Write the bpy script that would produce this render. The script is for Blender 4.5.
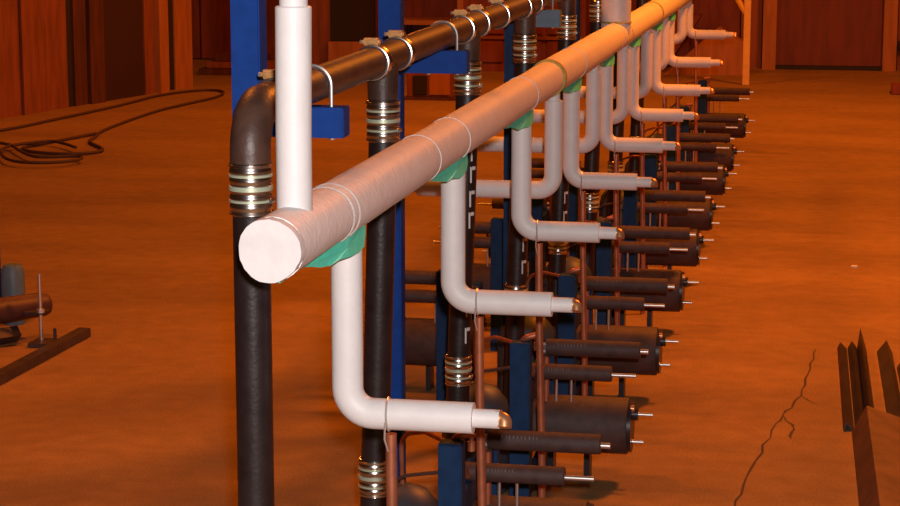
import bpy, bmesh, math, random
from math import sin, cos, pi, radians, atan2, hypot
from mathutils import Vector, Matrix, Quaternion
for o in list(bpy.data.objects): bpy.data.objects.remove(o)
scene = bpy.context.scene
C = scene.collection
random.seed(7)
# ------------------------------------------------------------------ camera
CAM_H = 2.4
cam_d = bpy.data.cameras.new('camera'); cam = bpy.data.objects.new('camera', cam_d); C.objects.link(cam)
cam_d.sensor_width = 36; cam_d.lens = 36 * 2050 / 900; cam_d.clip_end = 200
cam.location = (0, 0, CAM_H)
cam.rotation_euler = (radians(90 - 10.0415), 0, radians(10.4772))
scene.camera = cam
# ------------------------------------------------------------------ world, lamps, exposure
w = bpy.data.worlds.new('world'); scene.world = w; w.use_nodes = True
w.node_tree.nodes['Background'].inputs[0].default_value = (1.0, 0.30, 0.06, 1)
w.node_tree.nodes['Background'].inputs[1].default_value = 0.03
SOD = (1.0, 0.235, 0.018)
def area(name, loc, target, size, power, col):
    d = bpy.data.lights.new(name, 'AREA'); d.shape = 'DISK'; d.size = size; d.energy = power; d.color = col
    o = bpy.data.objects.new(name, d); C.objects.link(o); o.location = loc
    o.rotation_euler = (Vector(target) - Vector(loc)).to_track_quat('-Z', 'Y').to_euler()
    return o
area('sodium_lamp', (1.6, 12.5, 6.5), (1.0, 11.5, 0), 0.9, 590, SOD)
area('sodium_lamp', (-4.5, 9.0, 6.5), (-3.6, 9.0, 0), 0.9, 190, SOD)
area('sodium_lamp', (-4.5, 21.0, 6.5), (-4.5, 21.0, 0), 0.9, 270, SOD)
area('sodium_lamp', (2.0, 21.5, 6.5), (1.0, 22.5, 0), 0.9, 420, SOD)
area('camera_flash', (0.06, -0.02, 2.52), (-1.3, 9.0, 1.2), 0.07, 245, (1.0, 0.92, 0.90))
scene.view_settings.view_transform = 'Standard'; scene.view_settings.look = 'None'
scene.view_settings.exposure = 0.0; scene.view_settings.gamma = 1.0
scene.view_settings.use_curve_mapping = False

# ------------------------------------------------------------------ materials
MATS = {}
def mat(name, col, rough=0.6, metal=0.0, var=0.0, vscale=8.0, bump=0.0, bscale=60.0, stretch=(1, 1, 1), col2=None, spec=0.5):
    if name in MATS: return MATS[name]
    m = bpy.data.materials.new(name); m.use_nodes = True; nt = m.node_tree; b = nt.nodes['Principled BSDF']
    b.inputs['Base Color'].default_value = (*col, 1); b.inputs['Roughness'].default_value = rough; b.inputs['Metallic'].default_value = metal
    b.inputs['Specular IOR Level'].default_value = spec
    tc = nt.nodes.new('ShaderNodeTexCoord'); mp = nt.nodes.new('ShaderNodeMapping'); mp.inputs['Scale'].default_value = stretch
    nt.links.new(tc.outputs['Object'], mp.inputs['Vector'])
    if var > 0 or col2:
        n = nt.nodes.new('ShaderNodeTexNoise'); n.inputs['Scale'].default_value = vscale; n.inputs['Detail'].default_value = 5
        r = nt.nodes.new('ShaderNodeValToRGB')
        c2 = col2 if col2 else tuple(c * (1 - var) for c in col)
        r.color_ramp.elements[0].color = (*c2, 1); r.color_ramp.elements[1].color = (*col, 1)
        r.color_ramp.elements[0].position = 0.35; r.color_ramp.elements[1].position = 0.62
        nt.links.new(mp.outputs[0], n.inputs['Vector']); nt.links.new(n.outputs['Fac'], r.inputs['Fac'])
        nt.links.new(r.outputs[0], b.inputs['Base Color'])
    if bump > 0:
        n2 = nt.nodes.new('ShaderNodeTexNoise'); n2.inputs['Scale'].default_value = bscale; n2.inputs['Detail'].default_value = 3
        bp = nt.nodes.new('ShaderNodeBump'); bp.inputs['Strength'].default_value = bump; bp.inputs['Distance'].default_value = 0.01
        nt.links.new(mp.outputs[0], n2.inputs['Vector']); nt.links.new(n2.outputs['Fac'], bp.inputs['Height'])
        nt.links.new(bp.outputs[0], b.inputs['Normal'])
    MATS[name] = m
    return m
def wrap_mat():
    # white tape wound round the insulation: spiral overlaps and wrinkles as fine relief
    m = mat('white_wrap', (0.92, 0.87, 0.86), 0.55, 0, 0.06, 14)
    nt = m.node_tree; b = nt.nodes['Principled BSDF']
    tc = nt.nodes['Texture Coordinate']
    mp = nt.nodes.new('ShaderNodeMapping'); mp.inputs['Rotation'].default_value = (0.0, 0.35, 0.25)
    wv = nt.nodes.new('ShaderNodeTexWave'); wv.wave_type = 'BANDS'; wv.bands_direction = 'Y'; wv.wave_profile = 'SAW'
    wv.inputs['Scale'].default_value = 3.0; wv.inputs['Distortion'].default_value = 1.6; wv.inputs['Detail'].default_value = 2; wv.inputs['Detail Scale'].default_value = 2
    ns = nt.nodes.new('ShaderNodeTexNoise'); ns.inputs['Scale'].default_value = 55; ns.inputs['Detail'].default_value = 3
    mx = nt.nodes.new('ShaderNodeMath'); mx.operation = 'MULTIPLY_ADD'; mx.inputs[1].default_value = 0.5
    bp = nt.nodes.new('ShaderNodeBump'); bp.inputs['Strength'].default_value = 0.32; bp.inputs['Distance'].default_value = 0.006
    L = nt.links.new
    L(tc.outputs['Object'], mp.inputs[0]); L(mp.outputs[0], wv.inputs['Vector']); L(tc.outputs['Object'], ns.inputs['Vector'])
    L(wv.outputs['Fac'], mx.inputs[0]); L(ns.outputs['Fac'], mx.inputs[2]); L(mx.outputs[0], bp.inputs['Height']); L(bp.outputs[0], b.inputs['Normal'])
    return m
WRAP = wrap_mat()
WHITE = mat('white_sleeve', (0.76, 0.72, 0.71), 0.5, 0, 0.05, 20, 0.06, 90)
CAPW = mat('white_cap', (0.72, 0.68, 0.67), 0.6, 0, 0.08, 22, 0.08, 60)
FOAM = mat('yellow_foam', (0.50, 0.42, 0.12), 0.9, 0, 0.3, 60, 0.3, 120)
GREEN = mat('mint_green_pad', (0.12, 0.92, 0.68), 0.6, 0, 0.10, 30)
BROWN = mat('brown_black_pipe', (0.088, 0.043, 0.030), 0.45, 0, 0.45, 14, 0.12, 70)
BLACK = mat('black_pipe', (0.024, 0.014, 0.014), 0.40, 0, 0.45, 16, 0.10, 90)
RUBBER = mat('black_foam', (0.075, 0.036, 0.030), 0.66, 0, 0.35, 24, 0.12, 130)
FLANGE = mat('black_flange', (0.018, 0.016, 0.02), 0.35)
STEEL = mat('stainless', (0.70, 0.65, 0.60), 0.24, 1.0, 0.12, 30)
ZINC = mat('zinc_rod', (0.80, 0.78, 0.76), 0.34, 0.9)
BAND = mat('pale_green_band', (0.55, 0.62, 0.46), 0.4, 0.4)
COPPER = mat('copper', (0.88, 0.42, 0.20), 0.36, 0.75, 0.2, 30)
BRASS = mat('brassy_clamp', (0.62, 0.30, 0.10), 0.4, 0.5, 0.3, 60)
COPPERD = mat('dull_copper', (0.52, 0.17, 0.085), 0.45, 0.55, 0.3, 18)
BLUE = mat('blue_paint', (0.006, 0.050, 0.275), 0.6, 0, 0.15, 26, 0.05, 120, spec=0.15)
NAVY = mat('navy_paint', (0.010, 0.040, 0.115), 0.6, 0, 0.25, 20, 0.05, 120, spec=0.15)
GREYBLUE = mat('grey_blue_paint', (0.10, 0.17, 0.24), 0.5, 0, 0.15, 20)
WIRE = mat('tie_wire', (0.75, 0.66, 0.62), 0.4, 0.6)
DARKSTEEL = mat('dark_steel', (0.085, 0.055, 0.05), 0.5, 0.35, 0.4, 12)
RUST = mat('brown_steel', (0.17, 0.085, 0.06), 0.55, 0.3, 0.4, 8)
HOSE = mat('brown_hose', (0.075, 0.032, 0.022), 0.7)
STENCIL = mat('white_stencil', (0.75, 0.72, 0.70), 0.6)
YELLOW = mat('yellow_paint', (0.85, 0.50, 0.06), 0.5, 0, 0.12, 12)

# ------------------------------------------------------------------ mesh helpers
def obj(name, bm, m, parent=None, smooth=True, angle=40):
    me = bpy.data.meshes.new(name)
    bmesh.ops.recalc_face_normals(bm, faces=bm.faces)
    bm.to_mesh(me); bm.free()
    me.materials.append(m)
    if smooth:
        for p in me.polygons: p.use_smooth = True
        me.set_sharp_from_angle(angle=radians(angle))
    o = bpy.data.objects.new(name, me); C.objects.link(o)
    if parent: o.parent = parent
    return o
def tag(o, label, cat, group=None):
    o['label'] = label; o['category'] = cat
    if group: o['group'] = group
    return o
def thing(name, label, cat, loc=(0, 0, 0), group=None, rotz=0):
    o = bpy.data.objects.new(name, None); C.objects.link(o); o.location = loc; o.rotation_euler = (0, 0, rotz)
    o.empty_display_size = 0.1
    return tag(o, label, cat, group)
def struct(name, bm, m, parent=None, smooth=False):
    o = obj(name, bm, m, parent, smooth)
    if not parent: o['kind'] = 'structure'
    return o
def copy_tree(o, parent=None):
    c = o.copy(); C.objects.link(c); c.parent = parent
    for ch in list(o.children): copy_tree(ch, c)
    return c
def box(bm, x0, x1, y0, y1, z0, z1, bev=0.0):
    r = bmesh.ops.create_cube(bm, size=1)
    for v in r['verts']:
        v.co = Vector(((x0 + x1) / 2 + v.co.x * (x1 - x0), (y0 + y1) / 2 + v.co.y * (y1 - y0), (z0 + z1) / 2 + v.co.z * (z1 - z0)))
    if bev > 0:
        es = list({e for v in r['verts'] for e in v.link_edges})
        bmesh.ops.bevel(bm, geom=es, offset=bev, segments=2, affect='EDGES')
    return bm
def B(*a, **k): return box(bmesh.new(), *a, **k)
def sweep(bm, pts, rad, n=20, cap=True):
    pts = [Vector(p) for p in pts]
    if not hasattr(rad, '__len__'): rad = [rad] * len(pts)
    tans = []
    for i in range(len(pts)):
        a = pts[max(i - 1, 0)]; b = pts[min(i + 1, len(pts) - 1)]
        t = b - a
        if t.length < 1e-6: t = tans[-1] if tans else Vector((0, 0, 1))
        tans.append(t.normalized())
    t0 = tans[0]; up = Vector((0, 0, 1)) if abs(t0.z) < 0.9 else Vector((1, 0, 0))
    u = t0.cross(up).normalized(); rings = []
    for i, p in enumerate(pts):
        if i:
            q = tans[i - 1].rotation_difference(tans[i]); u = q @ u
        u = (u - tans[i] * u.dot(tans[i])).normalized(); v = tans[i].cross(u)
        rings.append([bm.verts.new(p + (u * cos(2 * pi * k / n) + v * sin(2 * pi * k / n)) * rad[i]) for k in range(n)])
    for a, b in zip(rings, rings[1:]):
        for k in range(n): bm.faces.new((a[k], a[(k + 1) % n], b[(k + 1) % n], b[k]))
    if cap:
        bm.faces.new(rings[0][::-1]); bm.faces.new(rings[-1])
    return bm
def T(pts, rad, n=20, cap=True): return sweep(bmesh.new(), pts, rad, n, cap)
def fillet(pts, r, steps=8):
    pts = [Vector(p) for p in pts]; out = [pts[0]]
    for a, b, c in zip(pts, pts[1:], pts[2:]):
        d1 = (a - b).normalized(); d2 = (c - b).normalized(); ang = d1.angle(d2)
        t = min(r / math.tan(ang / 2), (a - b).length * 0.49, (c - b).length * 0.49); rr = t * math.tan(ang / 2)
        cen = b + (d1 + d2).normalized() * (rr / sin(ang / 2))
        s = (b + d1 * t) - cen; e = (b + d2 * t) - cen
        q = s.rotation_difference(e)
        for k in range(steps + 1): out.append(cen + Quaternion().slerp(q, k / steps) @ s)
    out.append(pts[-1]); return out
def lathe(axis_p, axis_d, prof, n=24):
    """profile of (distance along axis, radius)"""
    d = Vector(axis_d).normalized(); p = Vector(axis_p)
    up = Vector((0, 0, 1)) if abs(d.z) < 0.9 else Vector((1, 0, 0))
    u = d.cross(up).normalized(); v = d.cross(u)
    bm = bmesh.new(); rings = []
    for s, r in prof:
        if r <= 1e-6: rings.append([bm.verts.new(p + d * s)])
        else: rings.append([bm.verts.new(p + d * s + (u * cos(2 * pi * k / n) + v * sin(2 * pi * k / n)) * r) for k in range(n)])
    for a, b in zip(rings, rings[1:]):
        for k in range(n):
            if len(a) == 1 and len(b) == 1: continue
            if len(a) == 1: bm.faces.new((a[0], b[k], b[(k + 1) % n]))
            elif len(b) == 1: bm.faces.new((a[k], a[(k + 1) % n], b[0]))
            else: bm.faces.new((a[k], a[(k + 1) % n], b[(k + 1) % n], b[k]))
    if len(rings[0]) > 1: bm.faces.new(rings[0][::-1])
    if len(rings[-1]) > 1: bm.faces.new(rings[-1])
    return bm
def ring(cen, axis, R, r, n=28, m=6, a0=0, a1=2 * pi):
    d = Vector(axis).normalized(); up = Vector((0, 0, 1)) if abs(d.z) < 0.9 else Vector((1, 0, 0))
    u = d.cross(up).normalized(); v = d.cross(u); c = Vector(cen)
    full = a1 - a0 > 6.28
    pts = [c + (u * cos(a0 + (a1 - a0) * k / n) + v * sin(a0 + (a1 - a0) * k / n)) * R for k in range(n + 1)]
    return T(pts, r, m, not full)
def extrude_outline(poly, thick_fn):
    """poly: list of (front point); thick_fn(p) -> back point"""
    bm = bmesh.new(); a = [bm.verts.new(p) for p in poly]; b = [bm.verts.new(thick_fn(Vector(p))) for p in poly]
    bm.faces.new(a); bm.faces.new(b[::-1])
    for i in range(len(a)): bm.faces.new((a[i], b[i], b[(i + 1) % len(a)], a[(i + 1) % len(a)]))
    return bm

# ------------------------------------------------------------------ the hall: floor, walls, door
def floor_mat():
    m = bpy.data.materials.new('stained_concrete'); m.use_nodes = True; nt = m.node_tree; b = nt.nodes['Principled BSDF']; L = nt.links.new
    tc = nt.nodes.new('ShaderNodeTexCoord')
    def noise(scale, det, st):
        mp = nt.nodes.new('ShaderNodeMapping'); mp.inputs['Scale'].default_value = st
        n = nt.nodes.new('ShaderNodeTexNoise'); n.inputs['Scale'].default_value = scale; n.inputs['Detail'].default_value = det
        L(tc.outputs['Object'], mp.inputs[0]); L(mp.outputs[0], n.inputs['Vector']); return n
    a = noise(0.55, 4, (1, 2.2, 1)); c = noise(9, 6, (1, 1, 1)); g = noise(90, 2, (1, 1, 1))
    r = nt.nodes.new('ShaderNodeValToRGB'); r.color_ramp.elements[0].position = 0.35; r.color_ramp.elements[1].position = 0.7
    r.color_ramp.elements[0].color = (0.29, 0.165, 0.070, 1); r.color_ramp.elements[1].color = (0.40, 0.230, 0.095, 1)
    L(a.outputs['Fac'], r.inputs['Fac'])
    mx = nt.nodes.new('ShaderNodeMix'); mx.data_type = 'RGBA'; mx.blend_type = 'MULTIPLY'; mx.inputs[0].default_value = 0.5
    r2 = nt.nodes.new('ShaderNodeValToRGB'); r2.color_ramp.elements[0].position = 0.3; r2.color_ramp.elements[1].position = 0.75
    r2.color_ramp.elements[0].color = (0.66, 0.64, 0.6, 1); r2.color_ramp.elements[1].color = (1.1, 1.1, 1.1, 1)
    L(c.outputs['Fac'], r2.inputs['Fac']); L(r.outputs[0], mx.inputs[6]); L(r2.outputs[0], mx.inputs[7])
    mx2 = nt.nodes.new('ShaderNodeMix'); mx2.data_type = 'RGBA'; mx2.blend_type = 'MULTIPLY'; mx2.inputs[0].default_value = 0.5
    r3 = nt.nodes.new('ShaderNodeValToRGB'); r3.color_ramp.elements[0].position = 0.35; r3.color_ramp.elements[1].position = 0.65
    r3.color_ramp.elements[0].color = (0.62, 0.62, 0.62, 1); r3.color_ramp.elements[1].color = (1.1, 1.1, 1.1, 1)
    L(g.outputs['Fac'], r3.inputs['Fac']); L(mx.outputs[2], mx2.inputs[6]); L(r3.outputs[0], mx2.inputs[7])
    L(mx2.outputs[2], b.inputs['Base Color']); b.inputs['Roughness'].default_value = 0.75; b.inputs['Specular IOR Level'].default_value = 0.25
    bp = nt.nodes.new('ShaderNodeBump'); bp.inputs['Strength'].default_value = 0.15; bp.inputs['Distance'].default_value = 0.02
    L(c.outputs['Fac'], bp.inputs['Height']); L(bp.outputs[0], b.inputs['Normal'])
    return m
floor = struct('floor', B(-16, 9, -4, 32, -0.2, 0), floor_mat())
CRACK = mat('crack_dirt', (0.07, 0.04, 0.025), 0.9)
def crack(pts, wd):
    bm = bmesh.new(); prev = None
    for i, (x, y) in enumerate(pts):
        w_ = wd * (0.5 + random.random()) * (0.3 if i in (0, len(pts) - 1) else 1)
        a = bm.verts.new((x - w_, y, 0.002)); b = bm.verts.new((x + w_, y, 0.002))
        if prev: bm.faces.new((prev[0], prev[1], b, a))
        prev = (a, b)
    o = obj('crack', bm, CRACK, floor, False); return o
def zigzag(ctrl, n, amp):
    out = []
    for (x0, y0), (x1, y1) in zip(ctrl, ctrl[1:]):
        for k in range(n):
            t = k / n; out.append((x0 + (x1 - x0) * t + random.uniform(-amp, amp), y0 + (y1 - y0) * t))
    return out + [ctrl[-1]]
CR = [(-0.02, 10.8), (-0.08, 9.75), (-0.19, 9.2), (-0.30, 8.05), (-0.36, 7.2)]
crack(zigzag(CR, 9, 0.010), 0.0045)
crack(zigzag([(-0.17, 9.35), (-0.10, 9.15), (-0.115, 8.95)], 5, 0.010), 0.005)
crack(zigzag([(-0.08, 9.75), (-0.02, 9.60), (0.06, 9.62)], 4, 0.006), 0.003)

PLY1 = mat('brown_board', (0.30, 0.085, 0.025), 0.75, 0, 0.35, 2.2, 0.1, 20, (6, 6, 0.7))
PLY2 = mat('dark_board', (0.12, 0.032, 0.012), 0.75, 0, 0.4, 2.2, 0.1, 20, (6, 6, 0.7))
PLY3 = mat('tan_board', (0.46, 0.17, 0.04), 0.7, 0, 0.25, 2.2, 0.1, 20, (6, 6, 0.7))
REDB = mat('red_board', (0.24, 0.045, 0.018), 0.7, 0, 0.35, 2.0, 0.05, 20, (5, 5, 0.8))
BLK = mat('near_black', (0.025, 0.016, 0.013), 0.8)
WALLD = mat('dark_wall', (0.12, 0.035, 0.015), 0.85, 0, 0.3, 1.5)
# back wall with board pieces
wb = struct('wall_back', B(-13, 7, 28.40, 28.65, 0, 7), WALLD)
x = -11.4
random.seed(11)
while x < -1.9:
    wd = random.uniform(0.5, 0.95); d = random.uniform(0.02, 0.06)
    struct('board', B(x, x + wd - 0.03, 28.40 - d, 28.41, 0.02, 4.2), random.choice([REDB, REDB, PLY2, PLY1]), wb)
    x += wd
for x0, x1, m in ((-1.88, -1.22, REDB), (-1.2, -0.92, PLY1), (0.9, 1.35, PLY1), (1.37, 2.0, REDB), (2.02, 2.8, PLY1)):
    struct('board', B(x0, x1, 28.35, 28.41, 0.0, 4.2), m, wb)
dr = struct('door_1', B(-0.72, 0.70, 28.29, 28.41, 0.055, 3.0), mat('door_brown', (0.19, 0.042, 0.018), 0.7, 0, 0.25, 3, 0.05, 30, (4, 4, 0.6)))
struct('door_jamb', B(-0.90, -0.72, 28.17, 28.41, 0.0, 3.1), PLY3, dr); struct('door_jamb', B(0.70, 0.88, 28.17, 28.41, 0.0, 3.1), PLY3, dr)
struct('door_gap_shade', B(-0.72, 0.70, 28.21, 28.41, 0.0, 0.05), BLK, dr)  # black strip painting the dark gap under the door
# left wall: boards, a hanging sheet and black strips painting shaded gaps along a slightly skewed line
wl = struct('wall_left', B(-0.25, 0.0, -6.0, 4.92, 0, 7), WALLD)
wl.location = (-8.95, 19.6, 0); wl.rotation_euler = (0, 0, radians(-14))
def lw(s0, s1, t, z0, z1, m, name='board'):
    struct(name, B(0.0, t, s0, s1, z0, z1), m, wl)
for s0, s1, t, m in ((-6, -2.2, 0.05, PLY2), (-2.15, -0.2, 0.05, PLY1), (-0.15, 0.85, 0.05, PLY1), (0.88, 1.34, 0.05, PLY1), (1.36, 1.80, 0.08, PLY1), (1.82, 2.22, 0.05, PLY1), (2.36, 2.60, 0.05, PLY2), (2.62, 2.90, 0.09, PLY2), (3.80, 4.00, 0.05, PLY1)):
    lw(s0, s1, t, 0.0, 4.5, m)
lw(2.22, 2.36, 0.02, 0.0, 4.5, BLK, 'sheet_or_gap_shade'); lw(2.92, 3.78, 0.04, 0.0, 4.5, mat('dark_sheet', (0.045, 0.014, 0.008), 0.8), 'sheet_or_gap_shade')  # black strip paints the shaded gap between boards; wider one is a sheet
lw(4.02, 4.22, 0.12, 0.0, 4.5, PLY3, 'post'); lw(4.22, 4.50, 0.01, 0.0, 4.5, BLK, 'sheet_or_gap_shade'); lw(4.50, 4.90, 0.03, 0.0, 4.5, PLY3)  # thin black strip beside the post stands in for gap shade

# ------------------------------------------------------------------ white insulated manifold
XH = -1.088; S = 1.393
def hz(y): return 1.690 - 0.0048 * (y - 3.9)
man = thing('insulated_pipe_manifold', 'long white insulated header pipe with bent branch pipes, receding beside black pipes', 'pipe', (XH, 3.9, 0))
OX, OY = XH, 3.9
def W(x, y, z): return (x - OX, y - OY, z)       # world -> manifold space
def hr(y): return 0.0655 if y < 8.0 else (0.0700 if y < 12.7 else 0.0740)
def header_piece(y0, y1, r):
    n = max(3, int((y1 - y0) / 0.12)); pts = []; rad = []
    for i in range(n + 1):
        y = y0 + (y1 - y0) * i / n; pts.append(W(XH, y, hz(y)))
        rad.append(r * (1 + 0.012 * sin(y * 4.1) + 0.008 * sin(y * 9.7 + 1)))
    return T(pts, rad, 36)
obj('header_pipe', header_piece(3.925, 7.985, 0.0655), WRAP, man)
obj('header_pipe', header_piece(8.03, 12.70, 0.0705), WRAP, man)
obj('header_pipe', header_piece(12.76, 18.0, 0.0730), WRAP, man)
# ragged end cap
bm = bmesh.new(); n = 40
f0 = []; f1 = []; f2 = []
for k in range(n):
    a = 2 * pi * k / n; rr = 0.0655 * (1 + 0.022 * sin(3 * a + 1) + random.uniform(-0.012, 0.012))
    f0.append(bm.verts.new((rr * 0.985 * cos(a), -0.002, hz(3.9) + rr * 0.985 * sin(a)))); f1.append(bm.verts.new((rr * cos(a), 0.006, hz(3.9) + rr * sin(a)))); f2.append(bm.verts.new((rr * cos(a), 0.03, hz(3.9) + rr * sin(a))))
cv = bm.verts.new((0, -0.003, hz(3.9)))
for k in range(n):
    j = (k + 1) % n; bm.faces.new((cv, f0[k], f0[j])); bm.faces.new((f0[k], f1[k], f1[j], f0[j])); bm.faces.new((f1[k], f2[k], f2[j], f1[j]))
bm.faces.new(f2[::-1])
obj('end_cap', bm, CAPW, man)
for y, r in ((8.007, 0.0735), (12.73, 0.0755)):
    obj('foam_ring', lathe(W(XH, y - 0.028, hz(y)), (0, 1, 0), [(0, r - .006), (0.004, r), (0.052, r), (0.056, r - .006)], 36), FOAM, man)
for y, m_ in ((4.37, WIRE), (4.425, WIRE), (5.86, WHITE), (7.28, WHITE), (5.40, WHITE), (8.72, WHITE), (10.38, WHITE), (10.78, WIRE)):
    obj('wire_tie', ring(W(XH, y, hz(y)), (0.03, 1, 0.08), hr(y) + 0.0006, 0.0020 if m_ is WIRE else 0.0013, 36, 5), m_, man)
# risers
rp = obj('riser_pipe', T([W(XH, 4.10, hz(4.1) + 0.02), W(XH, 4.10, 1.9), W(XH + .0015, 4.105, 2.15), W(XH + .0015, 4.105, 2.163), W(XH + .0015, 4.105, 2.166)], [0.0375, 0.0375, 0.038, 0.038, 0.035], 28), WHITE, man)
obj('inner_pipe', T([W(XH + .002, 4.105, 2.15), W(XH + .002, 4.105, 2.6)], 0.0295, 24), WHITE, rp)

rp = obj('riser_pipe', T([W(XH, 10.58, hz(10.6) + 0.02), W(XH, 10.58, 2.9)], 0.077, 28), WHITE, man)
obj('foam_ring', ring(W(XH, 10.58, hz(10.6) + 0.073), (0, 0, 1), 0.077, 0.006, 28, 6), FOAM, rp)
# branches
TIE = [0.098, 0.075, 0.062, 0.050, 0.052, 0.055, 0.06, 0.06, 0.06]
def branch(y, z, side, k, lx=0.30, wire=True, copper=True):
    s = side; r = 0.0368; zc = hz(y)
    xe = XH + s * lx
    p = fillet([W(XH, y, zc - 0.105), W(XH, y, z), W(xe, y, z)], 0.062, 9)
    br = obj('branch_pipe', T(p, r, 26), WHITE, man)
    obj('neck', T([W(XH, y, zc - 0.02), W(XH, y, zc - 0.135)], 0.026, 18), WHITE, br)
    if s > 0:
        obj('end_sleeve', T([W(xe - 0.03, y, z), W(xe + 0.062, y, z)], 0.0225, 18), WHITE, br)
        q = fillet([W(xe + 0.045, y, z + 0.002), W(xe + 0.074, y - 0.004, z + 0.002), W(xe + 0.074, y - 0.012, z - 0.016)], 0.012, 6)
        obj('copper_elbow', T(q, 0.0175, 18), COPPER, br)
        obj('copper_collar', T([W(xe + 0.052, y, z + 0.002), W(xe + 0.066, y, z + 0.002)], 0.0205, 16), COPPER, br)
    else:
        obj('end_sleeve', T([W(xe + 0.03, y, z), W(xe - 0.05, y, z), W(xe - 0.06, y, z)], [0.024, 0.024, 0.02], 18), WHITE, br)
    xt = XH + s * TIE[k]
    if wire:
        obj('wire_tie', ring(W(xt, y, z), (1, 0.05, 0.04 * s), r + 0.002, 0.0028, 28, 5), WIRE, br)
        obj('wire_tail', T([W(xt, y - r - 0.004, z - 0.01), W(xt - .001, y - r - 0.006, z - 0.05), W(xt + .002, y - 0.018, z - 0.085)], 0.0022, 5), WIRE, br)
    if copper:
        obj('copper_line', T([W(xt + 0.004, y + 0.006, z - r - 0.012), W(xt + 0.006, y + 0.006, z - 0.3), W(xt + 0.02, y + 0.01, 0.3), W(xt + 0.022, y + 0.01, 0.0)], 0.0135, 12), COPPERD, br)
    return br
R_SP = [(4.563, 1.190), (5.933, 1.186), (7.309, 1.176), (8.760, 1.160), (10.136, 1.150), (11.541, 1.150), (13.05, 1.148), (14.15, 1.235), (16.06, 1.295)]
for k, (y, z) in enumerate(R_SP): branch(y, z, 1, k, 0.30 if k < 2 else 0.288)
for k, (y, z) in enumerate([(8.185, 1.198), (9.605, 1.205), (11.03, 1.186), (12.42, 1.186), (13.75, 1.235), (15.41, 1.30)]): branch(y, z, -1, k, 0.56, False, False)
# mint green pads hanging below the header at each branch
def pad(y, sc=1.0, seed=0):
    rnd = random.Random(seed); y -= 0.085; z0 = hz(y) - hr(y) + 0.004
    out = []
    # (along Y offset, drop below header bottom, outward X)
    shape = [(-0.40, 0.008, 0.012), (-0.30, -0.004, 0.016), (-0.14, -0.02, 0.030), (-0.05, -0.028, 0.041), (0.035, -0.012, 0.043), (0.10, -0.018, 0.040), (0.105, 0.012, 0.042), (0.075, 0.036, 0.044), (0.01, 0.043, 0.046), (-0.06, 0.040, 0.044), (-0.13, 0.033, 0.036), (-0.19, 0.037, 0.028), (-0.25, 0.026, 0.02), (-0.30, 0.018, 0.016), (-0.36, 0.012, 0.013)]
    for dy, dz, dx in shape:
        out.append(Vector(W(XH + dx, y + dy * sc + rnd.uniform(-.01, .01), z0 - dz + rnd.uniform(-.003, .003))))
    bm = bmesh.new()
    c = Vector(W(XH + 0.038, y - 0.06 * sc, z0 - 0.016))
    for off in (0,):
        vs = [bm.verts.new(p) for p in out]; cv = bm.verts.new(c)
        vb = [bm.verts.new(p + Vector((-0.008, 0.003, 0.0))) for p in out]; cb = bm.verts.new(c + Vector((-0.008, 0, 0)))
        m = len(vs)
        for i in range(m):
            j = (i + 1) % m
            bm.faces.new((cv, vs[i], vs[j])); bm.faces.new((cb, vb[j], vb[i])); bm.faces.new((vs[i], vb[i], vb[j], vs[j]))
    return obj('green_pad', bm, GREEN, man, False)
for k, (y, z) in enumerate(R_SP[:8]): pad(y, 1.0 if k == 0 else 0.92, k)
bm = extrude_outline([W(XH - 0.010, 3.93, hz(3.9) - 0.055), W(XH + 0.012, 3.93, hz(3.9) - 0.055), W(XH + 0.010, 3.94, hz(3.9) - 0.073), W(XH - 0.004, 3.94, hz(3.9) - 0.070)], lambda p: p + Vector((0, 0.12, 0)))
obj('green_pad', bm, GREEN, man, False)

# ------------------------------------------------------------------ black pipe manifold
XB = -1.30; ZB = 1.908
blk = thing('black_pipe_manifold', 'black pipe run with steel couplings, elbow at near end and upright legs', 'pipe', (XB, 4.51, 0))
def Q(x, y, z): return (x - XB, y - 4.51, z)
hp = obj('header_pipe', T([Q(XB, 4.80, ZB), Q(XB, 17.0, ZB + 0.012)], 0.0445, 28), BROWN, blk)
el = obj('elbow', T(fillet([Q(XB, 4.51, 1.70), Q(XB, 4.51, ZB), Q(XB, 4.83, ZB)], 0.165, 12), 0.0470, 28), BROWN, blk)
def coupling(y, zt, zb, dx=0.0, parent=blk):
    def Q(x, y, z): return (x - dx - XB, y - 4.51, z)
    L_ = zt - zb; prof = [(0, 0.0465)]
    for i in range(1, 48):
        prof.append((L_ * i / 48, 0.0486 + 0.0011 * cos(2 * pi * 6 * i / 48)))
    prof += [(L_, 0.0480), (L_, 0.0455)]
    c = obj('coupling', lathe(Q(XB, y, zb), (0, 0, 1), prof, 32), STEEL, parent)
    for i, t in enumerate((0.05, 0.28, 0.52, 0.76, 0.95)):
        b_h = 0.006 if i == 2 else 0.0035
        obj('band', lathe(Q(XB, y, zb + L_ * t - b_h), (0, 0, 1), [(0, 0.048), (0.001, 0.0512), (2 * b_h - .001, 0.0512), (2 * b_h, 0.048)], 32), BAND if i in (1, 2, 3) else STEEL, c)
    obj('clamp_screw', T([Q(XB + 0.050, y - 0.018, zb + L_ * .28), Q(XB + 0.050, y + 0.012, zb + L_ * .28)], 0.006, 8), STEEL, c)
    return c
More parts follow.
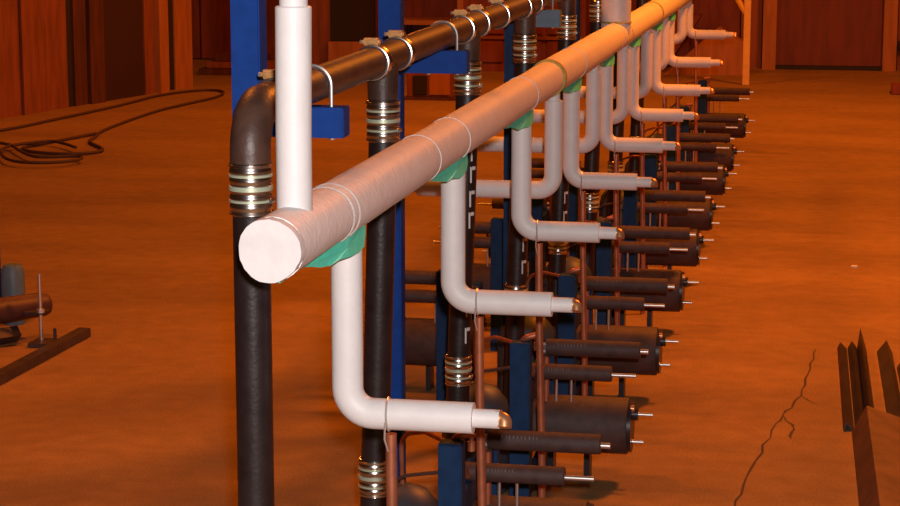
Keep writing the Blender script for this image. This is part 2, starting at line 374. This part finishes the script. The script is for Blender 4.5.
def clamp(y):
    c = obj('worm_clamp', lathe(Q(XB, y - 0.030, ZB), (0, 1, 0), [(0, 0.0455), (0.002, 0.0488), (0.0575, 0.0488), (0.060, 0.0455)], 32), RUBBER, blk)
    obj('band', lathe(Q(XB, y - 0.026, ZB), (0, 1, 0), [(0, 0.0488), (0.001, 0.0520), (0.012, 0.0535), (0.018, 0.0510), (0.026, 0.0515), (0.034, 0.0510), (0.040, 0.0535), (0.051, 0.0520), (0.052, 0.0488)], 32), STEEL, c)
    obj('screw_housing', B(*sum(([a - b, a + b] for a, b in zip(Q(XB - 0.004, y, ZB + 0.060), (0.027, 0.019, 0.0105))), []), bev=0.006), BRASS, c)
    obj('clamp_screw', T([Q(XB - 0.04, y + .002, ZB + 0.058), Q(XB - 0.026, y + .002, ZB + 0.058)], 0.006, 8), ZINC, c)
    return c
LEGS = [4.51, 5.935, 7.385, 8.815, 10.245, 11.65, 13.05, 14.45]
for i, y in enumerate(LEGS):
    top = 1.72 if i == 0 else ZB
    leg = obj('upright_pipe', T([Q(XB - (0.052 if i else 0), y, 0.0), Q(XB, y, 1.67), Q(XB, y, top)], 0.0432, 26), BLACK, blk)
    if i: obj('tee_socket', lathe(Q(XB, y, 1.79), (0, 0, 1), [(0, 0.0455), (0.1, 0.0475)], 26), BROWN, leg)
    coupling(y, 1.785, 1.663); lean = 0.033 if i else 0.0; coupling(y, 0.685, 0.570, lean)
    # white stencilled strokes running up the pipe
    rnd = random.Random(40 + i)
    if 2 <= i <= 4:
        def stroke(a0, a1, z0, z1):
            r = 0.0437; m = 4; prev = None; bm = bmesh.new(); zc = (z0 + z1) / 2; xo = 0.052 * (1.67 - zc) / 1.67
            for k in range(m + 1):
                a = a0 + (a1 - a0) * k / m; x_, y_ = r * cos(a) - xo, y - 4.51 + r * sin(a)
                v0 = bm.verts.new((x_, y_, z0)); v1 = bm.verts.new((x_, y_, z1))
                if prev: bm.faces.new((prev[0], v0, v1, prev[1]))
                prev = (v0, v1)
            obj('stencil_stroke', bm, STENCIL, leg, False)
        for zz in (0.735, 0.835, 1.17, 1.25, 1.34, 1.42):
            a = -0.95
            stroke(a, a + 0.16, zz, zz + 0.06); stroke(a + 0.17, a + 0.6, zz + 0.047, zz + 0.06)
clamp(4.73)
for y in LEGS[1:6]:
    clamp(y - 0.125); clamp(y + 0.21)
clamp(8.08)

# ------------------------------------------------------------------ blue columns with brackets and u-bolts
def column(y, label, m=BLUE, mb=BLUE, X_=-1.483, dz=0.0, ay=0.0):
    t = thing('steel_column', label, 'column', (X_, y + 0.038, 0), 'blue steel columns behind the black pipes')
    obj('post', B(-0.038, 0.038, -0.038, 0.038, 0, 3.3, bev=0.004), m, t)
    obj('base_plate', B(-0.09, 0.09, -0.09, 0.09, 0, 0.012), m, t)
    z1 = 1.862 - dz
    br = obj('bracket_arm', B(0.036, -1.212 - X_, ay - 0.038, ay + 0.035, z1 - 0.078, z1, bev=0.003), mb, t)
    x0 = XB - X_
    pts = [(x0 + 0.0505 * cos(a), ay - 0.01, ZB + 0.0505 * sin(a)) for a in [pi * k / 16 for k in range(17)]]
    pts = [(x0 + 0.0505, ay - 0.01, z1 - 0.085), (x0 + 0.0505, ay - 0.01, z1)] + pts + [(x0 - 0.0505, ay - 0.01, z1), (x0 - 0.0505, ay - 0.01, z1 - 0.085)]
    ub = obj('u_bolt', T(pts, 0.0050, 8), ZINC, t)
    for sx in (-1, 1): obj('nut', T([(x0 + sx * 0.0505, ay - 0.01, z1 - 0.084), (x0 + sx * 0.0505, ay - 0.01, z1 - 0.078)], 0.009, 6), ZINC, ub)
    return t
column(5.06, 'blue steel column behind the black pipe elbow, nearest the camera', X_=-1.468, dz=0.008)
column(6.86, 'blue steel column behind the second black upright pipe', X_=-1.480)
column(9.30, 'blue steel column with grey-blue bracket, behind the fourth black upright pipe', NAVY, GREYBLUE, X_=-1.43)
column(11.95, 'dark blue column rising left of the thick far white riser', NAVY, BLUE)

# ------------------------------------------------------------------ modules: blue post with insulated cylinders, copper and tank
def module(side, label, y, marks=True):
    """side=+1: cylinders point to +X.  Local x measured outward from the post line."""
    t = thing('pipe_skid', label, 'pipe skid', ((-1.122 if side > 0 else -1.678), y, 0), 'pipe skids of the right row' if side > 0 else 'pipe skids of the left row')
    def X(x): return side * (x + 1.122)          # x given as right-row world X
    def bx(x0, x1, *r, **k):
        a, b = sorted((X(x0), X(x1))); return B(a, b, *r, **k)
    obj('post', bx(-1.160, -1.084, 0.0, 0.07, 0, 0.705, bev=0.004), NAVY, t)
    obj('post', bx(-1.155, -1.10, 0.80, 0.86, 0, 0.50, bev=0.004), NAVY, t)
    obj('rail', bx(-1.158, -1.112, 0.07, 0.80, 0.40, 0.49, bev=0.003), NAVY, t)
    obj('rail', bx(-1.150, -1.112, 0.07, 0.80, 0.03, 0.10, bev=0.003), NAVY, t)
    obj('plate', bx(-1.135, -1.118, 0.07, 0.34, 0.10, 0.40), NAVY, t)
    def stub(dy, z, x0, x1, xs, r, rs, xc=None):
        st = obj('insulated_stub', T([(X(x0), dy, z), (X(x1 - .003), dy, z), (X(x1), dy, z)], [r, r, r - .003], 22), RUBBER, t)
        obj('rod', T([(X(x1 - 0.02), dy, z - 0.004), (X(xs), dy, z - 0.004)], rs, 10), ZINC, st)
        for dz in (0.012, -0.018):
            obj('nut', T([(X(x0 - 0.012), dy - 0.012, z + dz), (X(x0 + 0.002), dy - 0.012, z + dz)], 0.010, 6), ZINC, st)
        obj('stub_bolt', T([(X(-1.12), dy, z), (X(x0 + .01), dy, z)], 0.012, 8), STEEL, st)
        if marks:
            bm = bmesh.new(); rnd = random.Random(int(y * 100 + dy * 10)); xx = x0 + 0.05
            while xx < x0 + 0.17:
                a = radians(138); rr = r + 0.0006
                wdt = rnd.uniform(0.004, 0.009)
                pr_ = None
                for j in range(3):
                    aa = a + 0.17 * j; yy = dy + rr * cos(aa); zz = z + rr * sin(aa)
                    v0 = bm.verts.new((X(xx), yy, zz)); v1 = bm.verts.new((X(xx + wdt * 0.45), yy, zz))
                    if pr_: bm.faces.new((pr_[0], pr_[1], v1, v0))
                    pr_ = (v0, v1)
                xx += wdt + 0.006
            obj('faded_print', bm, mat('faded_print', (0.16, 0.12, 0.115), 0.7), st, False)
        return st
    stub(0.36, 0.516, -1.125 - 0.018, -0.806, -0.711, 0.0312, 0.0085)
    stub(0.64, 0.552, -1.105, -0.719, -0.688, 0.0345, 0.0105)
    big = obj('insulated_drum', T([(X(-1.163), 0.645, 0.232), (X(-0.770), 0.645, 0.232), (X(-0.764), 0.645, 0.232)], [0.116, 0.116, 0.112], 36), RUBBER, t)
    obj('end_flange', T([(X(-0.766), 0.645, 0.232), (X(-0.748), 0.645, 0.232)], 0.106, 32), FLANGE, big)
    obj('hub', T([(X(-0.75), 0.645, 0.283), (X(-0.725), 0.645, 0.283)], 0.026, 16), FLANGE, big)
    obj('brass_fitting', T([(X(-0.752), 0.60, 0.318), (X(-0.738), 0.60, 0.318)], 0.014, 12), COPPER, big)
    obj('rod', T([(X(-0.75), 0.645, 0.283), (X(-0.665), 0.645, 0.283)], 0.0085, 10), ZINC, big)
    obj('rod', T([(X(-0.75), 0.625, 0.172), (X(-0.700), 0.625, 0.172)], 0.0085, 10), ZINC, big)
    for dx in (-1.08, -0.93): obj('cradle', bx(dx - 0.012, dx + 0.012, 0.60, 0.69, 0.0, 0.120), FLANGE, t)
    # copper and steel tubes
    obj('copper_tube', T([(X(-1.10), 0.60, 0.28), (X(-1.10), 0.60, 0.52)], 0.0115, 10), COPPERD, t)
    obj('copper_tube', T([(X(-1.175), 0.30, 0.0), (X(-1.175), 0.30, 0.62)], 0.0125, 10), COPPERD, t)
    for dx in (-1.045, -0.985): obj('steel_tube', T([(X(dx), 0.50, 0.36), (X(dx), 0.50, 0.495)], 0.0055, 8), ZINC, t)
    # grey-blue vessel and hoses behind the post
    if side < 0: return t
    v = obj('vessel', lathe((X(-1.36), 0.42, 0.0), (0, 0, 1), [(0, 0.13), (0.02, 0.14), (0.30, 0.14), (0.37, 0.125), (0.42, 0.085), (0.44, 0.035), (0.445, 0.0)], 28), mat('dark_vessel', (0.045, 0.055, 0.075), 0.5, 0, 0.3, 10), t)
    obj('vessel_seam', ring((X(-1.36), 0.42, 0.30), (0, 0, 1), 0.141, 0.006, 28, 6), NAVY, v)
    obj('hose', T(fillet([(X(-1.36), 0.42, 0.44), (X(-1.36), 0.40, 0.62), (X(-1.26), 0.30, 0.66), (X(-1.14), 0.10, 0.68)], 0.08, 6), 0.008, 8), COPPERD, t)
    obj('hose', T(fillet([(X(-1.46), 0.30, 0.02), (X(-1.44), 0.22, 0.40), (X(-1.30), 0.12, 0.56), (X(-1.16), 0.05, 0.60)], 0.10, 6), 0.006, 8), HOSE, t)
    obj('valve', lathe((X(-1.07), 0.10, 0.66), (0, 0, 1), [(0, 0.012), (0.03, 0.012), (0.03, 0.008), (0.045, 0.008), (0.045, 0.014), (0.055, 0.014)], 14), COPPERD, t)
    obj('pipe_tail', T(fillet([(X(-1.12), 0.30, 0.52), (X(-1.12), 0.05, 0.715), (X(-1.06), 0.06, 0.73)], 0.05, 5), 0.012, 10), COPPERD, t)
    return t
ORD = ['nearest the camera', 'second from the camera', 'third from the camera', 'fourth from the camera', 'fifth from the camera', 'sixth from the camera', 'seventh from the camera', 'eighth from the camera', 'farthest, by the yellow post']
M0 = module(1, 'dark blue post with black cylinders and rods, right row, ' + ORD[0], 6.06)
YS = [6.06, 7.52, 8.93, 10.45, 11.85, 13.22, 14.9, 16.25, 18.6]
for i, y_ in enumerate(YS[1:], 1):
    o = copy_tree(M0); o.location.y = y_
    o['label'] = 'dark blue post with black cylinders and rods, right row, ' + ORD[i]
L0 = module(-1, 'black cylinders on a navy post, left row behind the white pipes, nearest the camera', 8.93)
for i, y_ in enumerate((10.45, 11.85, 13.22), 1):
    o = copy_tree(L0); o.location.y = y_
    o['label'] = 'black cylinders on a navy post, left row behind the white pipes, ' + ['', 'second from the camera', 'third from the camera', 'farthest of its row'][i]

# ------------------------------------------------------------------ floor items on the left
mach = thing('pipe_stand', 'dark brown pipe on a stand with upright threaded rod, at left edge', 'pipe stand', (-4.15, 10.10, 0))
ly = -10.2; lx = 4.15
obj('pipe', T([(-0.92, -0.95, 0.185), (-0.01, 0.23, 0.185), (0.005, 0.25, 0.185), (0.012, 0.26, 0.185)], [0.092, 0.066, 0.058, 0.04], 26), mat('dark_red_pipe', (0.10, 0.036, 0.028), 0.5, 0, 0.4, 9), mach)
obj('runner', T([(-0.90, -0.98, 0.055), (-0.09, 0.06, 0.055)], 0.045, 4), DARKSTEEL, mach)
rod = obj('threaded_rod', T([(0.045, 0.06, 0.0), (0.045, 0.06, 0.385)], 0.010, 10), ZINC, mach)
obj('nut', T([(0.045, 0.06, 0.175), (0.045, 0.06, 0.195)], 0.022, 6), ZINC, rod)
obj('base_plate', B(0.0, 0.13, -0.03, 0.12, 0.0, 0.025, bev=0.004), DARKSTEEL, mach)
obj('bolt', T([(0.11, 0.09, 0.02), (0.11, 0.09, 0.085)], 0.009, 8), DARKSTEEL, mach)
obj('clip', B(-0.05, 0.06, 0.05, 0.15, 0.165, 0.177), DARKSTEEL, mach)
obj('cross_leg', B(-0.50, -0.38, -0.50, -0.38, 0.0, 0.14, bev=0.005), DARKSTEEL, mach)
obj('motor', lathe((-0.31, 0.55, 0.0), (0, 0, 1), [(0, 0.06), (0.02, 0.066), (0.30, 0.066), (0.335, 0.05), (0.34, 0)], 20), GREYBLUE, mach)
obj('mast', B(-0.415, -0.385, 0.53, 0.565, 0.0, 0.68), BLUE, mach)
bar = obj('steel_bar', B(-0.035, 0.035, -1.9, 0.0, 0.0, 0.05, bev=0.004), DARKSTEEL)
bar.location = (-3.95, 10.40, 0); bar.rotation_euler = (0, 0, radians(-2))
tag(bar, 'long dark square steel bar lying on the floor at left', 'steel bar')
# air hose
def F2(x, y): return (x, y, 0.018)
def spline(pts, n=8):
    pts = [Vector(p) for p in pts]; out = []
    P = [pts[0]] + pts + [pts[-1]]
    for i in range(1, len(P) - 2):
        for k in range(n):
            t = k / n; a, b, c, d = P[i - 1], P[i], P[i + 1], P[i + 2]
            out.append(0.5 * ((2 * b) + (c - a) * t + (2 * a - 5 * b + 4 * c - d) * t * t + (3 * b - a - 3 * c + d) * t ** 3))
    out.append(pts[-1]); return out
hose_a = [(-8.6, 19.0), (-8.19, 19.38), (-8.00, 20.54), (-7.83, 21.93), (-7.75, 23.10), (-7.47, 23.78), (-7.17, 23.70), (-7.04, 22.99), (-7.22, 21.50), (-7.18, 19.75), (-7.05, 19.0), (-6.95, 18.6), (-6.62, 18.03), (-6.8, 17.72), (-7.20, 17.8), (-7.42, 18.1), (-7.32, 18.55), (-7.15, 19.3)]
tag(obj('air_hose', T(spline([F2(*p) for p in hose_a]), 0.015, 8), HOSE), 'dark hose looping across the floor below the left board wall', 'hose', 'hoses on the floor')
hose_b = [(-8.3, 17.75), (-7.85, 18.15), (-7.55, 18.05), (-7.26, 17.62), (-6.95, 17.25), (-6.6, 17.35), (-6.52, 17.1), (-6.72, 16.88), (-7.02, 16.92), (-7.3, 17.3), (-7.5, 17.9), (-7.30, 18.35), (-7.1, 18.25), (-6.85, 17.95)]
tag(obj('air_hose', T(spline([(x, y, 0.048) for x, y in hose_b]), 0.015, 8), HOSE), 'coiled end of dark hose piled on the floor at far left', 'hose', 'hoses on the floor')

# ------------------------------------------------------------------ steel profiles on the right
def profile_bar(x, y0, y1, prof, label, rot=0.8, t=0.007, cut=0.0, m=DARKSTEEL):
    """folded steel profile: polyline prof (dx, z) given thickness, extruded along Y; cut slants the far end by height"""
    top = [(px, pz) for px, pz in prof]; und = [(px, max(pz - t * 1.5, 0.0)) for px, pz in prof]
    und[0] = (prof[0][0] + t, 0.0 if prof[0][1] <= 0.001 else prof[0][1] - t); und[-1] = (prof[-1][0] - t, max(prof[-1][1] - t, 0))
    loop = top + und[::-1]; n = len(loop); L_ = y1 - y0; bm = bmesh.new()
    a = [bm.verts.new((px, 0, pz)) for px, pz in loop]; b = [bm.verts.new((px, L_ + cut * pz, pz)) for px, pz in loop]
    for i in range(n):
        j = (i + 1) % n; bm.faces.new((a[i], b[i], b[j], a[j]))
    k = len(prof)
    for i in range(k - 1):
        for q in (a, b): bm.faces.new((q[i], q[i + 1], q[n - 2 - i], q[n - 1 - i]))
    o = obj('steel_profile', bm, m, None, False); o.location = (x, y0, 0); o.rotation_euler = (0, 0, radians(rot))
    return tag(o, label, 'steel profile', 'folded steel profiles on the floor at right')
profile_bar(0.139, 9.13, 10.85, [(-0.026, 0), (-0.012, 0.042), (0.024, 0.0)], 'leftmost thin dark steel profile lying on the right floor', cut=-1.0)
profile_bar(0.192, 9.13, 10.85, [(-0.026, 0), (-0.006, 0.055), (0.020, 0.014)], 'middle thin dark steel profile between two others on the right floor', cut=-1.0)
profile_bar(0.237, 9.13, 10.85, [(-0.022, 0), (-0.006, 0.105), (0.028, 0.0)], 'tall dark steel profile with pointed far end, third from the left', cut=0.4)
profile_bar(0.325, 5.2, 9.12, [(-0.106, 0.0), (-0.044, 0.125), (0.110, 0.075)], 'wide brown steel profile laid over the thin ones, cut by frame bottom', rot=1.0, t=0.008, cut=0.0, m=RUST)
profile_bar(0.362, 9.13, 10.80, [(-0.045, 0), (0.005, 0.058), (0.035, 0.0)], 'dark steel profile right of the thin three, reaching the frame edge', cut=0.5)
profile_bar(0.450, 9.13, 10.45, [(-0.045, 0), (0.0, 0.062), (0.04, 0.0)], 'rightmost dark steel profile, cut off by the right frame edge', cut=0.5)
tag(obj('litter_chip', B(0.18, 0.22, 13.26, 13.30, 0.0, 0.012, bev=0.003), STENCIL), 'tiny pale chip of litter on the bare floor at right', 'litter')

# ------------------------------------------------------------------ far things
yf = thing('yellow_frame', 'yellow steel upright with a slanting brace, standing at the far end', 'frame', (-1.02, 25.85, 0))
obj('upright', B(-0.042, 0.042, -0.042, 0.042, 0, 3.0, bev=0.006), YELLOW, yf)
obj('brace', T([(-0.03, 0, 0.90), (-0.75, 0, 2.1)], 0.035, 8), YELLOW, yf)
obj('upright', B(-1.55, -1.45, -0.05, 0.05, 0, 3.0, bev=0.006), YELLOW, yf)
obj('top_beam', B(-1.55, 0.05, -0.05, 0.05, 3.0, 3.1, bev=0.006), YELLOW, yf)
def slab(name, x0, x1, y, z1, lean, th, m, label, cat):
    bm = bmesh.new(); box(bm, x0, x1, 0, th, 0, z1)
    o = obj(name, bm, m, None, False); o.location = (0, y, 0.0); o.rotation_euler = (-lean, 0, 0); return tag(o, label, cat)
bm = extrude_outline([(-2.15, 27.2, 0), (-1.10, 27.2, 0), (-1.10, 27.2, 0.42), (-1.45, 27.2, 0.62)], lambda p: p + Vector((0, 0.35, 0)))
tag(obj('wedge_crate', bm, PLY3, None, False), 'tan slant-sided wooden crate on the floor behind the yellow upright', 'crate')
bm = extrude_outline([(-2.9, 27.6, 0), (-2.2, 27.6, 0), (-1.7, 27.6, 0.75), (-2.9, 27.6, 0.75)], lambda p: p + Vector((0, 0.5, 0)))
tag(obj('sloped_bin', bm, REDB, None, False), 'reddish sloped bin behind the far white branch pipes', 'bin')
cb = thing('floor_cabinet', 'red cabinet with orange-edged panels behind the black upright pipes', 'cabinet', (-4.2, 27.2, 0))
obj('body', B(-0.65, 1.0, 0.0, 0.7, 0, 2.2), REDB, cb, False)
for i in range(3):
    obj('door_panel', B(-0.55 + 0.52 * i, -0.10 + 0.52 * i, -0.03, 0.0, 0.12, 0.42, bev=0.01), REDB, cb, False)
    obj('door_panel', B(-0.55 + 0.52 * i, -0.10 + 0.52 * i, -0.03, 0.0, 0.50, 1.6, bev=0.01), REDB, cb, False)
obj('edge_strip', B(-0.72, -0.64, -0.06, 0.0, 0, 2.2), PLY3, cb, False); obj('shelf_edge', B(-0.64, 1.0, -0.05, 0.0, 0.435, 0.475), PLY1, cb, False)
ct = thing('open_cupboard', 'tall cupboard with a black opening above an orange ledge', 'cupboard', (-6.40, 27.4, 0))
obj('side_panel', B(-0.82, -0.34, 0, 0.6, 0, 2.2), PLY1, ct, False); obj('side_panel', B(0.30, 0.42, 0, 0.6, 0, 2.2), PLY2, ct, False)
obj('back_panel', B(-0.34, 0.30, 0.5, 0.6, 0, 2.2), BLK, ct, False); obj('ledge', B(-0.34, 0.30, -0.10, 0.5, 0, 0.36), PLY3, ct, False); obj('top_board', B(-0.82, 0.42, 0, 0.6, 2.2, 2.26), PLY2, ct, False)
obj('opening_shade', B(-0.34, 0.30, 0.02, 0.5, 0.37, 2.2), BLK, ct, False)  # solid black block filling the opening, in place of its shade
wt = thing('workbench', 'red workbench with a pale orange front edge against the back boards', 'workbench', (-5.35, 27.35, 0))
obj('top', B(-0.55, 0.50, 0, 0.8, 0.60, 0.66), PLY3, wt, False)
for xx in (-0.52, 0.42): obj('leg', B(xx, xx + 0.07, 0.03, 0.10, 0, 0.60), REDB, wt, False); obj('leg', B(xx, xx + 0.07, 0.7, 0.77, 0, 0.60), REDB, wt, False)
obj('back_board', B(-0.55, 0.50, 0.74, 0.80, 0.66, 1.6), REDB, wt, False); obj('lower_shelf', B(-0.5, 0.45, 0.1, 0.7, 0.2, 0.24), REDB, wt, False)
cr = thing('tool_crate', 'low orange crate with a black hatch, under the second blue bracket', 'crate', (-4.58, 23.3, 0))
obj('body', B(-0.24, 0.30, 0.0, 0.4, 0.03, 0.34, bev=0.01), PLY1, cr, False); obj('hatch', B(-0.165, 0.0, -0.03, 0.0, 0.06, 0.28, bev=0.006), BLK, cr, False)
obj('front_board', B(0.03, 0.27, -0.025, 0.0, 0.06, 0.32, bev=0.006), PLY3, cr, False); obj('skid', B(-0.28, 0.34, -0.05, 0.45, 0.0, 0.03), PLY2, cr, False)
pl = thing('plank_pile', 'low dark pile of planks lying by the far left wall', 'plank pile', (-7.62, 26.2, 0))
for i, (a, b, z) in enumerate(((-0.55, 0.35, 0), (-0.45, 0.55, 0.09), (-0.35, 0.30, 0.18))):
    obj('plank', B(a, b, -0.25 + 0.03 * i, 0.25, z, z + 0.085, bev=0.005), (PLY2, PLY1, PLY2)[i], pl, False)
tag(obj('low_box', B(0.74, 1.15, 24.9, 25.3, 0, 0.11, bev=0.01), REDB, None, False), 'low red box on the floor at the right frame edge near the door', 'box')
kn = obj('wall_knob', lathe((0.98, 28.35, 0.34), (0, -1, 0), [(0, 0.06), (0.03, 0.09), (0.08, 0.09), (0.10, 0.05), (0.10, 0)], 18), BLK)
tag(kn, 'round black knob on the board right of the far door', 'wall fitting')
